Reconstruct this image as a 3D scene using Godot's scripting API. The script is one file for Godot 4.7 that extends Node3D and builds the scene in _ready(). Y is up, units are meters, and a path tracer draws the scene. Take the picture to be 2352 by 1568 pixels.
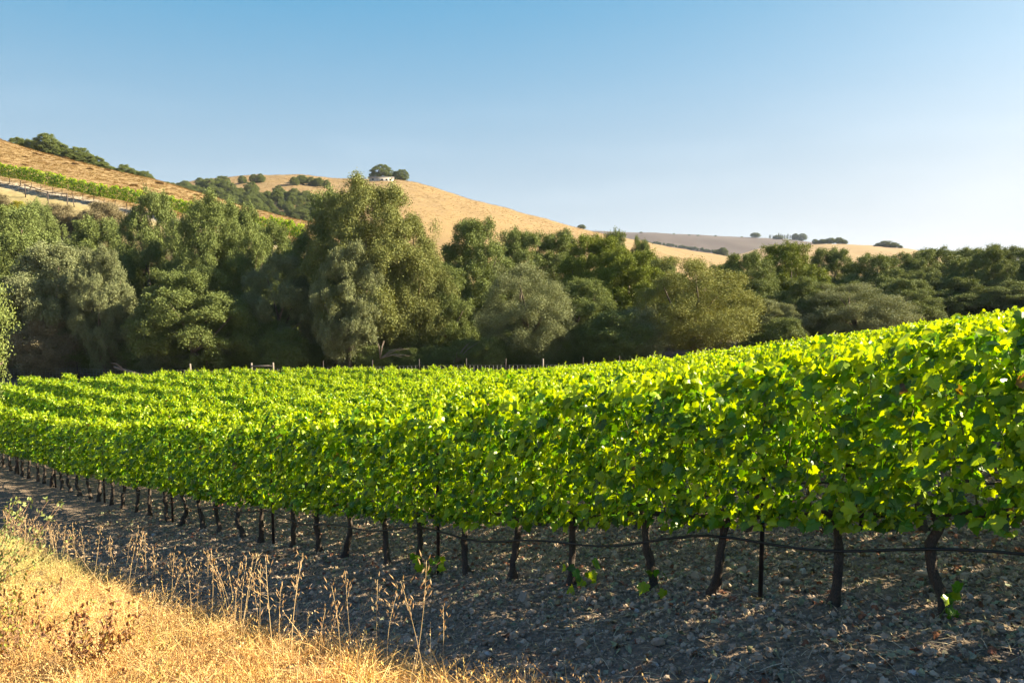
extends Node3D

# ---------------------------------------------------------------- camera model and ground
const CY := 8.5                # eye height above the valley datum
const FOC := 1700.0            # focal length for a picture 2352 x 1568
const ROW_SPACING := 2.28
const TWIG := 38
const VINE_STEP := 0.803
const POST_STEP := 4.016
const ROW_O := Vector2(2.0, 5.8)             # (x, depth) of the first trellis post of the front row
const ROW_D := Vector2(-0.7193, 0.6947)      # along the rows
const ROW_N := Vector2(0.6947, 0.7193)       # across the rows, away from the path
var pitch := atan(144.0 / FOC)
var rng := RandomNumberGenerator.new()
var noise := FastNoiseLite.new()
var fine := FastNoiseLite.new()
var H_S := [-60.0, -40.0, -20.0, -8.0, -4.0, -1.28, 0.0, 4.0, 8.0, 12.0, 16.0, 20.0, 26.5, 38.5, 45.0, 60.0, 90.0]
var H_V := [-0.4, -0.2, 0.35, 1.1, 1.68, 2.29, 2.6, 3.49, 4.17, 4.75, 5.24, 5.66, 6.21, 6.75, 7.2, 8.2, 9.2]
var M := {}
var used := {}
var hills := {}
var vine_kinds := []
var leaf_v := PackedVector3Array()
var leaf_i := PackedInt32Array()
var crowns := {}
var trunks := {}

func ray(px: float, py: float) -> Vector3:
	var d := Vector3((px - 1176.0) / FOC, (784.0 - py) / FOC, -1.0)
	return d.rotated(Vector3.RIGHT, -pitch)

func at(px: float, py: float, depth: float) -> Vector3:    # the point of that direction at that depth
	var d := ray(px, py)
	return Vector3(0, CY, 0) + d * (depth / -d.z)

func to_px(p: Vector3) -> Vector2:
	var q := (p - Vector3(0, CY, 0)).rotated(Vector3.RIGHT, pitch)
	if q.z > -0.1:
		return Vector2(-9999, 9999)
	return Vector2(1176.0 + q.x / -q.z * FOC, 784.0 - q.y / -q.z * FOC)

func sn(x: float, depth: float) -> Vector2:
	var r := Vector2(x, depth) - ROW_O
	return Vector2(r.dot(ROW_D), r.dot(ROW_N))

func from_sn(s: float, n: float) -> Vector3:
	var p := ROW_O + ROW_D * s + ROW_N * n
	return Vector3(p.x, ground_y(p.x, p.y), -p.y)

func table(xs: Array, ys: Array, x: float) -> float:
	var k := 0
	while k < xs.size() - 2 and x > xs[k + 1]:
		k += 1
	var t: float = clampf((x - xs[k]) / (xs[k + 1] - xs[k]), 0.0, 1.0)
	var a: float = ys[maxi(k - 1, 0)]
	var b: float = ys[k]
	var c: float = ys[k + 1]
	var d: float = ys[mini(k + 2, ys.size() - 1)]
	var x0: float = xs[maxi(k - 1, 0)]
	var x3: float = xs[mini(k + 2, xs.size() - 1)]
	var w: float = xs[k + 1] - xs[k]
	var m1: float = (c - a) / maxf(xs[k + 1] - x0, 0.001) * w
	var m2: float = (d - b) / maxf(x3 - xs[k], 0.001) * w
	var t2 := t * t
	var t3 := t2 * t
	return b * (2 * t3 - 3 * t2 + 1) + m1 * (t3 - 2 * t2 + t) + c * (-2 * t3 + 3 * t2) + m2 * (t3 - t2)

func drop(s: float, n: float) -> float:
	var h := table(H_S, H_V, clampf(s, -60, 90))
	h += clampf(n, 0.0, 35.0) * 0.045 * smoothstep(5.0, 30.0, s)
	h -= 0.36 * smoothstep(-2.05, -3.1, n)
	return h

func ground_y(x: float, depth: float) -> float:
	var q := sn(x, depth)
	var h := drop(q.x, q.y)
	h -= 0.6 * smoothstep(47.5, 55.0, depth)
	var far := smoothstep(90.0, 220.0, Vector2(x, depth).length())
	return CY - lerpf(h, 11.0, far)

# ---------------------------------------------------------------- nodes
func numbered(called: String) -> String:
	var k: int = used.get(called, 0)
	used[called] = k + 1
	return called if k == 0 else "%s_%03d" % [called, k]

func tag(o: Node, label: String, category: String, group := "", kind := "") -> void:
	o.set_meta("label", label)
	o.set_meta("category", category)
	if group != "":
		o.set_meta("group", group)
	if kind != "":
		o.set_meta("kind", kind)

func thing(called: String, where: Vector3, label: String, category: String, group := "", turn := 0.0) -> Node3D:
	var o := Node3D.new()
	o.name = numbered(called)
	add_child(o)
	o.position = where
	o.rotation.y = turn
	tag(o, label, category, group)
	return o

func part(called: String, mesh: Mesh, mat: Material, parent: Node, xf := Transform3D()) -> MeshInstance3D:
	var o := MeshInstance3D.new()
	o.name = called if parent != self else numbered(called)
	o.mesh = mesh
	if mat:
		o.material_override = mat
	o.transform = xf
	parent.add_child(o, true)
	return o

func scatter(called: String, mesh: Mesh, mat: Material, xfs: Array, cols: Array, parent: Node = self) -> MultiMeshInstance3D:
	var mm := MultiMesh.new()
	mm.transform_format = MultiMesh.TRANSFORM_3D
	mm.use_colors = cols.size() > 0
	mm.mesh = mesh
	mm.instance_count = xfs.size()
	for k in xfs.size():
		mm.set_instance_transform(k, xfs[k])
		if cols.size() > 0:
			mm.set_instance_color(k, cols[k])
	var o := MultiMeshInstance3D.new()
	o.name = called if parent != self else numbered(called)
	o.multimesh = mm
	o.material_override = mat
	parent.add_child(o, true)
	return o

# ---------------------------------------------------------------- mesh helpers
class Soup:
	var v := PackedVector3Array()
	var c := PackedColorArray()
	var i := PackedInt32Array()
	func add(tv: PackedVector3Array, ti: PackedInt32Array, xf: Transform3D, col: Color) -> void:
		var b := v.size()
		v.append_array(xf * tv)
		var cc := PackedColorArray()
		cc.resize(tv.size())
		cc.fill(col)
		c.append_array(cc)
		for k in ti:
			i.append(b + k)
	func mesh() -> ArrayMesh:
		var a := []
		a.resize(Mesh.ARRAY_MAX)
		a[Mesh.ARRAY_VERTEX] = v
		a[Mesh.ARRAY_COLOR] = c
		a[Mesh.ARRAY_INDEX] = i
		var m := ArrayMesh.new()
		m.add_surface_from_arrays(Mesh.PRIMITIVE_TRIANGLES, a)
		return m

func st_new() -> SurfaceTool:
	var st := SurfaceTool.new()
	st.begin(Mesh.PRIMITIVE_TRIANGLES)
	st.set_smooth_group(0)
	return st

func done(st: SurfaceTool) -> ArrayMesh:
	st.index()
	st.generate_normals()
	return st.commit()

func tube(st: SurfaceTool, pts: Array, radii: Array, sides := 7, col := Color.WHITE, rough := 0.0) -> void:
	var rings := []
	for k in pts.size():
		var a: Vector3 = pts[maxi(k - 1, 0)]
		var b: Vector3 = pts[mini(k + 1, pts.size() - 1)]
		var dir := (b - a).normalized()
		var side := dir.cross(Vector3(0.31, 0.2, 0.93)).normalized()
		var up := side.cross(dir).normalized()
		var ring := []
		for j in sides:
			var an := TAU * j / sides
			var rr: float = radii[k] * (1.0 + rough * sin(an * 3.0 + k * 0.9) + rough * rng.randf_range(-0.5, 0.5))
			ring.append(pts[k] + (side * cos(an) + up * sin(an)) * rr)
		rings.append(ring)
	st.set_color(col)
	for k in pts.size() - 1:
		for j in sides:
			var j2 := (j + 1) % sides
			for p in [rings[k][j], rings[k + 1][j], rings[k + 1][j2], rings[k][j], rings[k + 1][j2], rings[k][j2]]:
				st.add_vertex(p)
	var last: int = pts.size() - 1
	for j in sides:
		var j2 := (j + 1) % sides
		for p in [rings[last][j], pts[last], rings[last][j2]]:
			st.add_vertex(p)
		for p in [rings[0][j], rings[0][j2], pts[0]]:
			st.add_vertex(p)

func box(st: SurfaceTool, lo: Vector3, hi: Vector3) -> void:
	var b := BoxMesh.new()
	b.size = hi - lo
	st.append_from(b, 0, Transform3D(Basis(), (lo + hi) / 2))

func random_basis() -> Basis:
	return Basis(Vector3(rng.randfn(), rng.randfn(), rng.randfn()).normalized(), rng.randf() * TAU)

func rdir() -> Vector3:
	return Vector3(rng.randfn(), rng.randfn(), rng.randfn()).normalized()

func vary(c: Color, by: float) -> Color:
	var k := 1.0 + rng.randf_range(-by, by)
	return Color(c.r * k * rng.randf_range(0.92, 1.08), c.g * k, c.b * k * rng.randf_range(0.85, 1.15))

func lin(r: float, g: float, b: float) -> Color:
	return Color(r, g, b).linear_to_srgb()

# ---------------------------------------------------------------- materials
func noise_tex(freq: float, ramp: Array, size := 512, kind := FastNoiseLite.TYPE_SIMPLEX_SMOOTH, seed_ := 3, octaves := 5) -> NoiseTexture2D:
	var t := NoiseTexture2D.new()
	t.width = size
	t.height = size
	t.seamless = true
	t.generate_mipmaps = false
	var n := FastNoiseLite.new()
	n.noise_type = kind
	n.frequency = freq
	n.fractal_octaves = octaves
	n.seed = seed_
	t.noise = n
	if ramp.size():
		var g := Gradient.new()
		var off := PackedFloat32Array()
		var col := PackedColorArray()
		for r in ramp:
			off.append(r[0])
			col.append(r[1])
		g.offsets = off
		g.colors = col
		t.color_ramp = g
	return t

func plain(c: Color, rough := 0.9, vertex := false) -> StandardMaterial3D:
	var m := StandardMaterial3D.new()
	m.albedo_color = c
	m.roughness = rough
	m.vertex_color_use_as_albedo = vertex
	m.cull_mode = BaseMaterial3D.CULL_DISABLED
	return m

func leafy(back: Color, rough: float, spec := 0.5) -> StandardMaterial3D:
	var m := plain(Color.WHITE, rough, true)
	m.backlight_enabled = true
	m.backlight = back
	m.metallic_specular = spec
	return m

func make_materials() -> void:
	M.vine_leaf = leafy(Color(1.0, 0.95, 0.16), 0.40)
	M.oak_leaf = leafy(Color(0.5, 0.48, 0.2), 0.6, 0.35)
	M.dry = leafy(Color(0.7, 0.6, 0.4), 0.75, 0.3)
	var g0 := Color(0.62, 0.62, 0.62)
	var soil := plain(Color.WHITE, 0.97, true)
	soil.albedo_texture = noise_tex(0.02, [[0.0, Color(0.5, 0.5, 0.5)], [0.4, g0], [0.62, Color(0.78, 0.77, 0.76)], [1.0, Color(0.98, 0.96, 0.93)]], 1024, FastNoiseLite.TYPE_SIMPLEX_SMOOTH, 5, 6)
	soil.uv1_triplanar = true
	soil.uv1_world_triplanar = true
	soil.uv1_scale = Vector3(0.7, 0.7, 0.7)
	soil.heightmap_enabled = true
	soil.heightmap_texture = noise_tex(0.035, [], 1024, FastNoiseLite.TYPE_CELLULAR, 9, 4)
	soil.heightmap_scale = 4.0
	M.soil = soil
	var hill := plain(Color.WHITE, 0.97, true)
	hill.albedo_texture = noise_tex(0.03, [[0.0, Color(0.78, 0.76, 0.72)], [0.42, Color(0.88, 0.87, 0.84)], [0.6, Color(0.95, 0.94, 0.92)], [1.0, Color(1, 1, 1)]], 1024, FastNoiseLite.TYPE_SIMPLEX_SMOOTH, 15, 6)
	hill.uv1_triplanar = true
	hill.uv1_world_triplanar = true
	hill.uv1_scale = Vector3(0.035, 0.07, 0.035)
	M.hill = hill
	var bark := plain(lin(0.115, 0.09, 0.072), 0.95)
	bark.albedo_texture = noise_tex(0.06, [[0.0, Color(0.45, 0.43, 0.4)], [0.5, Color(0.8, 0.78, 0.75)], [1.0, Color(1.0, 0.98, 0.95)]], 256, FastNoiseLite.TYPE_SIMPLEX_SMOOTH, 21, 4)
	bark.uv1_triplanar = true
	bark.uv1_scale = Vector3(9, 2.2, 9)
	bark.heightmap_enabled = true
	bark.heightmap_texture = bark.albedo_texture
	bark.heightmap_scale = 1.5
	M.bark = bark
	var tb: StandardMaterial3D = bark.duplicate()
	tb.albedo_color = lin(0.21, 0.17, 0.13)
	tb.uv1_scale = Vector3(2.0, 0.5, 2.0)
	tb.heightmap_scale = 4.0
	M.tree_bark = tb
	M.rust = plain(lin(0.035, 0.022, 0.018), 0.7)
	M.hose = plain(lin(0.012, 0.012, 0.013), 0.45)
	M.wire = plain(lin(0.22, 0.23, 0.22), 0.5)
	M.wood_post = plain(lin(0.17, 0.145, 0.12), 0.9)
	M.clod = plain(Color.WHITE, 0.98, true)
	M.stone = plain(lin(0.32, 0.245, 0.175), 0.97)
	M.litter = leafy(Color(0.5, 0.45, 0.35), 0.8, 0.3)
	M.house_wall = plain(lin(0.42, 0.41, 0.39), 0.8)
	M.house_roof = plain(lin(0.30, 0.28, 0.26), 0.8)
	M.glass = plain(lin(0.03, 0.04, 0.05), 0.1)
	M.dead_wood = plain(lin(0.2, 0.155, 0.12), 0.95)

# ---------------------------------------------------------------- sky and light
func sky_image(sun: Vector3, k: float) -> ImageTexture:
	var w := 512
	var h := 256
	var im := Image.create(w, h, false, Image.FORMAT_RGBF)
	var wisp := FastNoiseLite.new()
	wisp.seed = 4
	wisp.frequency = 1.0
	wisp.fractal_octaves = 4
	for y in h:
		var e := (0.5 - (y + 0.5) / h) * PI
		for x in w:
			var a := ((x + 0.5) / w) * TAU
			var d := Vector3(sin(a) * cos(e), sin(e), -cos(a) * cos(e))
			var ee := maxf(e, 0.0)
			var deg := rad_to_deg(ee)
			var c := Vector3(0.55, 0.66, 0.74).lerp(Vector3(-0.10, 0.27, 0.63), 1.0 - exp(-pow(deg / 18.0, 1.5)))
			c.x = maxf(c.x, 0.11)
			var ga := rad_to_deg(acos(clampf(d.dot(sun), -1, 1)))
			var veil := Vector3(0.94, 0.89, 0.84).lerp(Vector3(0.74, 0.96, 1.14), clampf(deg / 15.0, 0, 1))
			c = c.lerp(veil, clampf(exp(-ga / 18.0) * 27.0 * exp(-deg / 12.0), 0.0, 0.93))
			c += Vector3(1.0, 0.95, 0.86) * 1.6 * exp(-ga / 11.0)
			var cl := maxf(0.0, wisp.get_noise_3d(d.x * 2.2, d.y * 26.0, d.z * 2.2)) * exp(-pow((rad_to_deg(ee) - 8.0) / 4.5, 2.0))
			c += Vector3(1, 0.97, 0.93) * cl * 0.10
			im.set_pixel(x, y, Color(c.x * k, c.y * k, c.z * k))
	return ImageTexture.create_from_image(im)

func setup() -> void:
	var cam := Camera3D.new()
	cam.name = "camera"
	cam.position = Vector3(0, CY, 0)
	cam.rotation.x = -pitch
	cam.fov = rad_to_deg(2.0 * atan(784.0 / FOC))
	cam.near = 0.1
	cam.far = 20000
	cam.current = true
	add_child(cam)
	var az := deg_to_rad(82.0)
	var el := deg_to_rad(30.0)
	var sun_dir := Vector3(sin(az) * cos(el), sin(el), -cos(az) * cos(el))
	var env := Environment.new()
	env.background_mode = Environment.BG_SKY
	var exposure := 4.9
	var sky := Sky.new()
	var pm := PanoramaSkyMaterial.new()
	pm.panorama = sky_image(sun_dir, 1.0 / exposure)
	sky.sky_material = pm
	env.sky = sky
	env.tonemap_mode = Environment.TONE_MAPPER_LINEAR
	env.tonemap_exposure = exposure
	env.fog_enabled = true
	env.fog_density = 0.00007
	env.fog_light_color = Color(0.78, 0.85, 0.95)
	env.sdfgi_enabled = true
	env.ssao_enabled = true
	env.ssil_enabled = true
	var we := WorldEnvironment.new()
	we.name = "environment"
	we.environment = env
	add_child(we)
	var sun := DirectionalLight3D.new()
	sun.name = "sun"
	sun.light_energy = 1.6
	sun.light_color = Color(1.0, 0.93, 0.80)
	sun.light_angular_distance = 0.5
	sun.shadow_enabled = true
	add_child(sun)
	sun.look_at_from_position(sun_dir * 50.0, Vector3.ZERO, Vector3.UP)

# ---------------------------------------------------------------- terrain
func axis_steps(near_lo: float, near_hi: float, step: float, far: float, growth: float) -> Array:
	var a := []
	var x := near_lo
	while x <= near_hi:
		a.append(x)
		x += step
	var d := step
	x = near_hi
	while x < far:
		d *= growth
		x += d
		a.append(x)
	d = step
	x = near_lo
	while x > -far:
		d *= growth
		x -= d
		a.push_front(x)
	return a

func soil_bump(x: float, z: float, n: float) -> float:
	var r := 0.035 * fine.get_noise_2d(x * 40.0, z * 40.0) + 0.05 * fine.get_noise_2d(x * 9.0, z * 9.0)
	r += 0.05 * exp(-pow((n + 1.3) / 0.3, 2.0)) * fine.get_noise_2d(x * 14.0, z * 14.0)
	return r

func ground_sheet() -> void:
	var xs := axis_steps(-7.0, 6.0, 0.075, 9000.0, 1.09)
	var zs := axis_steps(2.5, 12.0, 0.075, 9000.0, 1.09)
	var st := st_new()
	var nx := xs.size()
	for z in zs:
		for x in xs:
			var q := sn(x, z)
			var near := 1.0 - smoothstep(25.0, 60.0, Vector2(x, z).length())
			var y := ground_y(x, z) + soil_bump(x, z, q.y) * near
			var edge := -2.5 + 0.3 * noise.get_noise_2d(x * 9.0, z * 9.0)
			var straw := smoothstep(edge, edge - 0.5, q.y)
			var litter := 0.5 + 0.5 * noise.get_noise_2d(x * 25.0, z * 25.0)
			var c := Color(0.36, 0.265, 0.178).lerp(Color(0.38, 0.28, 0.175), clampf(litter * smoothstep(-0.3, 0.6, q.y), 0, 1))
			c = c.lerp(Color(0.42, 0.31, 0.15), straw)
			st.set_color(c)
			st.add_vertex(Vector3(x, y, -z))
	for j in zs.size() - 1:
		for i in nx - 1:
			var a := j * nx + i
			for k in [a, a + nx, a + 1, a + 1, a + nx, a + nx + 1]:
				st.add_index(k)
	st.generate_normals()
	var o := part("ground", st.commit(), M.soil, self)
	o.set_meta("kind", "structure")

# a hill: for each picture column the depth and height of its foot, its mid slope, its ridge and its back
func hill_point(h: Dictionary, px: float, v: float) -> Vector3:
	var zs := []
	var ys := []
	for k in h.z.size():
		zs.append(table(h.px, h.z[k], px))
		ys.append(table(h.px, h.y[k], px))
	var id := range(h.z.size()).map(func(q): return float(q))
	var z := table(id, zs, v)
	var y := table(id, ys, v)
	var x := (px - 1176.0) / FOC * z
	var amp: float = h.rough
	y += amp * noise.get_noise_2d(x * 0.6 + h.seed * 31.0, z * 0.6) * smoothstep(0.0, 1.0, v) + amp * 0.25 * fine.get_noise_2d(x * 0.9, z * 0.9)
	return Vector3(x, y, -z)

func on_hill(called: String, px: float, py: float) -> Vector3:
	var h: Dictionary = hills[called]
	var best := hill_point(h, px, h.ridge)
	var gap := 1e9
	var k := 0.3
	while k <= h.ridge + 0.01:
		var p := hill_point(h, px, k)
		var g := absf(to_px(p).y - py)
		if g < gap:
			gap = g
			best = p
		k += 0.03
	return best

func make_hill(called: String, px: Array, rows: Array, ridge: int, rough: float, cols: Array, colour: Callable, rows_n: int, step: float) -> void:
	# rows: each [depth or depths per column, picture heights per column or a fixed height (number)]
	var h := {"px": px, "z": [], "y": [], "rough": rough, "ridge": float(ridge), "seed": hills.size() + 1}
	for r in rows:
		var zz := []
		var yy := []
		for k in px.size():
			var depth: float = r[0][k] if r[0] is Array else r[0]
			zz.append(depth)
			if r[1] is Array:
				yy.append(at(px[k], r[1][k], depth).y)
			else:
				yy.append(r[1] if r[1] is float or r[1] is int else 0.0)
		h.z.append(zz)
		h.y.append(yy)
	for k in rows.size():      # a row given by a share of the ridge's height
		if rows[k][1] is String:
			var share := float(rows[k][1])
			for j in px.size():
				h.y[k][j] = lerpf(h.y[0][j], h.y[ridge][j], share)
	hills[called] = h
	var st := st_new()
	var x: float = px[0]
	var nx := 0
	while x <= px[px.size() - 1]:
		for j in rows_n + 1:
			var v := float(j) / rows_n * (rows.size() - 1)
			var p := hill_point(h, x, v)
			st.set_color(colour.call(p, x, v))
			st.add_vertex(p)
		nx += 1
		x += step
	var w := rows_n + 1
	for i in nx - 1:
		for j in rows_n:
			var a := i * w + j
			for k in [a, a + 1, a + w, a + w, a + 1, a + w + 1]:
				st.add_index(k)
	st.generate_normals()
	var o := part("hill", st.commit(), M.hill, self)
	o.set_meta("kind", "structure")

func golden(p: Vector3, _px: float, _v: float) -> Color:
	var a := 0.5 + 0.5 * noise.get_noise_2d(p.x * 1.2, p.z * 1.2)
	var b := 0.5 + 0.5 * fine.get_noise_2d(p.x * 1.1, p.z * 1.1)
	return Color(0.205, 0.136, 0.048).lerp(Color(0.25, 0.174, 0.067), a).lerp(Color(0.17, 0.108, 0.039), 0.55 * smoothstep(0.45, 0.8, b))

func hill_left_colour(p: Vector3, px: float, v: float) -> Color:
	var c := golden(p, px, v)
	var bare := exp(-pow((v - 1.97) / 0.07, 2.0))
	var pale := smoothstep(1.2, 1.5, v) * smoothstep(1.95, 1.85, v)
	c = c.lerp(Color(0.34, 0.29, 0.13), pale * 0.8)
	return c.lerp(Color(0.48, 0.44, 0.38), bare)

func mauve(p: Vector3, _px: float, _v: float) -> Color:
	var a := 0.5 + 0.5 * noise.get_noise_2d(p.x * 0.5, p.z * 0.5)
	return Color(0.045, 0.03, 0.028).lerp(Color(0.07, 0.05, 0.043), a)

func make_hills() -> void:
	var f := CY - 10.5
	var pa := [-700.0, -300.0, 0.0, 100.0, 200.0, 300.0, 360.0, 460.0, 560.0, 672.0, 800.0, 950.0, 1100.0]
	var za := [112.0, 112.0, 110.0, 109.0, 107.0, 105.0, 104.0, 101.0, 99.0, 97.0, 95.0, 93.0, 92.0]
	var zr := [180.0, 175.0, 170.0, 170.0, 168.0, 166.0, 165.0, 160.0, 155.0, 150.0, 145.0, 140.0, 135.0]
	var back := zr.map(func(q): return q + 60.0)
	var back2 := zr.map(func(q): return q + 170.0)
	make_hill("left", pa, [[72.0, f], [za.map(func(q): return q - 14.0), "0.34"], [za, [272, 346, 414, 435, 458, 479, 491, 513, 535, 558, 580, 604, 620]], [za.map(func(q): return q + 30.0), "0.84"], [zr, [120, 235, 324, 355, 381, 408, 421, 450, 481, 508, 535, 565, 600]], [back, "0.9"], [back2, f]],
		4, 0.7, [], hill_left_colour, 90, 12.0)
	var pb := [0.0, 150.0, 300.0, 400.0, 460.0, 540.0, 600.0, 650.0, 700.0, 760.0, 830.0, 880.0, 949.0, 1003.0, 1092.0, 1189.0, 1264.0, 1332.0, 1366.0, 1500.0, 1700.0, 1900.0]
	make_hill("middle", pb, [[230.0, f], [350.0, "0.55"], [430.0, "0.86"], [480.0, [470, 445, 428, 424, 416, 408, 404, 403, 404, 411, 415, 415, 422, 434, 460, 489, 508, 525, 534, 562, 595, 625]], [560.0, "0.93"], [760.0, f]],
		3, 1.6, [], golden, 90, 10.0)
	var pd := [1200.0, 1350.0, 1420.0, 1480.0, 1568.0, 1657.0, 1700.0, 1738.0, 1830.0, 1908.0, 1976.0, 2044.0, 2082.0, 2146.0, 2250.0, 2500.0, 2800.0]
	make_hill("low", pd, [[430.0, f], [560.0, "0.6"], [700.0, [535, 545, 553, 561, 573, 588, 582, 571, 564, 561, 562, 568, 572, 583, 600, 622, 640]], [800.0, "0.9"], [950.0, f]],
		2, 1.2, [], golden, 50, 12.0)
	var pc := [1000.0, 1200.0, 1300.0, 1432.0, 1493.0, 1569.0, 1671.0, 1756.0, 1807.0, 1875.0, 2000.0, 2200.0, 2500.0]
	make_hill("purple", pc, [[1000.0, f], [1200.0, "0.5"], [1400.0, [535, 530, 530, 534, 535, 539, 544, 547, 550, 559, 576, 595, 620]], [1600.0, "0.9"], [1900.0, f]],
		2, 2.0, [], mauve, 50, 14.0)
	make_hill("far", [1400.0, 1900.0, 2150.0, 2300.0, 2352.0, 2450.0, 2700.0, 3000.0], [[4200.0, f], [5000.0, [640, 610, 592, 580, 577, 573, 566, 575]], [6500.0, f]],
		1, 12.0, [], mauve, 24, 20.0)

# ---------------------------------------------------------------- grapevines
func make_leaf_shape() -> void:
	# a five-lobed grape leaf, stalk end at the origin, tip along -y, slightly folded along its midrib
	var ring := [[0.0, 0.02], [0.14, 0.13], [0.34, 0.10], [0.42, -0.06], [0.36, -0.16], [0.52, -0.34], [0.36, -0.44], [0.30, -0.50], [0.22, -0.72], [0.10, -0.78], [0.0, -1.0]]
	leaf_v.append(Vector3(0, -0.34, 0.02))
	for p in ring:
		leaf_v.append(Vector3(p[0], p[1], -0.28 * p[0] * p[0] - 0.12 * absf(p[0]) - 0.14 * pow(absf(p[1] + 0.3), 2.0)))
	for k in range(ring.size() - 2, 0, -1):
		var p: Array = ring[k]
		leaf_v.append(Vector3(-p[0], p[1], -0.28 * p[0] * p[0] - 0.12 * absf(p[0]) - 0.14 * pow(absf(p[1] + 0.3), 2.0)))
	var n := leaf_v.size() - 1
	for k in n:
		leaf_i.append_array(PackedInt32Array([0, 1 + k, 1 + (k + 1) % n]))

func vine_leaf_colour() -> Color:
	var r := rng.randf()
	if r < 0.007:
		return vary(Color(0.20, 0.13, 0.06), 0.3)
	if r < 0.52:
		return vary(Color(0.33, 0.47, 0.013), 0.25)
	if r < 0.64:
		return vary(Color(0.085, 0.19, 0.03), 0.3)
	return vary(Color(0.10, 0.24, 0.012), 0.35)

func leaf_place(x: float, y: float, z: float, side: float, size: float) -> Transform3D:
	var tip := Vector3(rng.randfn() * 0.65, -0.7 + rng.randfn() * 0.4, side * 0.3 + rng.randfn() * 0.5).normalized()
	var face := (Vector3(rng.randfn() * 0.75, 0.45 + rng.randfn() * 0.5, side * 0.75 + rng.randfn() * 0.6))
	face = (face - tip * face.dot(tip)).normalized()
	var across := tip.cross(face).normalized()
	return Transform3D(Basis(across * size, -tip * size, face * size), Vector3(x, y, z))

func vine_half(y: float, x: float, k: int) -> float:
	var t := (y - 0.58) / 1.3
	return 0.09 + 0.125 * sin(clampf(t, 0, 1) * PI * 0.85 + 0.25) + 0.05 * sin(x * 7.0 + k) * sin(y * 6.0 + k * 2.0)

func make_vine_kind(k: int) -> Dictionary:
	rng.seed = 100 + k
	var so := Soup.new()
	var n := 980
	for j in n:
		var x := rng.randf_range(-0.47, 0.47)
		var crest := 1.86 + 0.12 * sin(x * 6.0 + k * 1.7) + 0.08 * sin(x * 15.0 + k * 2.3)
		var y := 0.63 + (crest - 0.63) * pow(rng.randf(), 0.95)
		var side := -1.0 if rng.randf() < 0.5 else 1.0
		var hw := vine_half(y, x, k)
		var z := side * hw * (rng.randf_range(0.72, 1.12) if rng.randf() < 0.72 else rng.randf())
		if y > crest - 0.15:
			z = rng.randf_range(-hw, hw)
		so.add(leaf_v, leaf_i, leaf_place(x, y, z, side, 0.036 + 0.08 * pow(rng.randf(), 1.2)), vine_leaf_colour())
	# shoots that stand out of the top and hang from the skirt
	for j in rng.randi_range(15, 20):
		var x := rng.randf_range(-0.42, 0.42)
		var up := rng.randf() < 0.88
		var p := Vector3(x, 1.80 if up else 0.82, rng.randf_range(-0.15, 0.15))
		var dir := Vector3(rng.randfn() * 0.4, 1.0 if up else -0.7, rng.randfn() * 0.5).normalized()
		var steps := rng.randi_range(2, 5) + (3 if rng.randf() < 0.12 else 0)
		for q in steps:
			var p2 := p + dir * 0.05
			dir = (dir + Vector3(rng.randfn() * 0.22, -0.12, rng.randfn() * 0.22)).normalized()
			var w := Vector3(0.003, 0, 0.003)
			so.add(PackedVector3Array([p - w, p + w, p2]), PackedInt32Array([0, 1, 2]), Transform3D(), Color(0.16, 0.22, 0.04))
			so.add(leaf_v, leaf_i, leaf_place(p2.x, p2.y, p2.z, signf(rng.randf() - 0.5), lerpf(0.085, 0.04, float(q) / steps)), vary(Color(0.38, 0.52, 0.02), 0.2))  # bright young-leaf green; the many top shoots also paint sunlight onto the crest
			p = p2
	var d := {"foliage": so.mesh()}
	# trunk
	var st := st_new()
	var pts := []
	var rad := []
	var lean := rng.randfn() * 0.055
	var kick := rng.randf_range(-0.10, 0.12)
	for q in 9:
		var t := q / 8.0
		pts.append(Vector3(lean * sin(t * 2.6) + rng.randfn() * 0.006 - (1.0 - t) * (1.0 - t) * kick, -0.06 + t * 0.72, rng.randfn() * 0.01 + 0.02 * sin(t * 5.0 + k)))
		rad.append(lerpf(0.038, 0.028, t) * rng.randf_range(0.86, 1.12) + (0.014 if q < 2 else 0.0) + (0.012 if q == 8 else 0.0))
	tube(st, pts, rad, 10, Color.WHITE, 0.3)
	d.trunk = done(st)
	var top: Vector3 = pts[8]
	d.cordon = []
	for side in [-1.0, 1.0]:
		st = st_new()
		tube(st, [top + Vector3(0, -0.04, 0), top + Vector3(side * 0.06, 0.06, 0), Vector3(side * 0.22, 0.69 + rng.randfn() * 0.015, 0.01), Vector3(side * 0.40, 0.70, 0)], [0.028, 0.024, 0.02, 0.014], 6, Color.WHITE, 0.15)
		d.cordon.append(done(st))
	d.shoots = []
	for j in 5:
		st = st_new()
		var x := -0.36 + j * 0.18 + rng.randfn() * 0.02
		tube(st, [Vector3(x, 0.70, 0), Vector3(x + rng.randfn() * 0.03, 1.0, rng.randfn() * 0.04), Vector3(x + rng.randfn() * 0.06, 1.35, rng.randfn() * 0.16), Vector3(x + rng.randfn() * 0.1, 1.7, rng.randfn() * 0.1)], [0.006, 0.005, 0.004, 0.002], 4, Color(0.13, 0.12, 0.04))
		d.shoots.append(done(st))
	return d

func row_basis(s: float, n: float, flip: bool) -> Basis:
	var a := from_sn(s - 1.0, n)
	var b := from_sn(s + 1.0, n)
	var slope := (b - a).normalized()
	var flat := Vector3(ROW_D.x, 0, -ROW_D.y)
	var x := flat if not flip else -flat
	var z := x.cross(Vector3.UP).normalized()
	var dy := slope.y if not flip else -slope.y      # the wires follow the slope: the vine is sheared, its trunk upright
	return Basis(Vector3(x.x, dy * 0.9, x.z), Vector3.UP, z)

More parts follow.
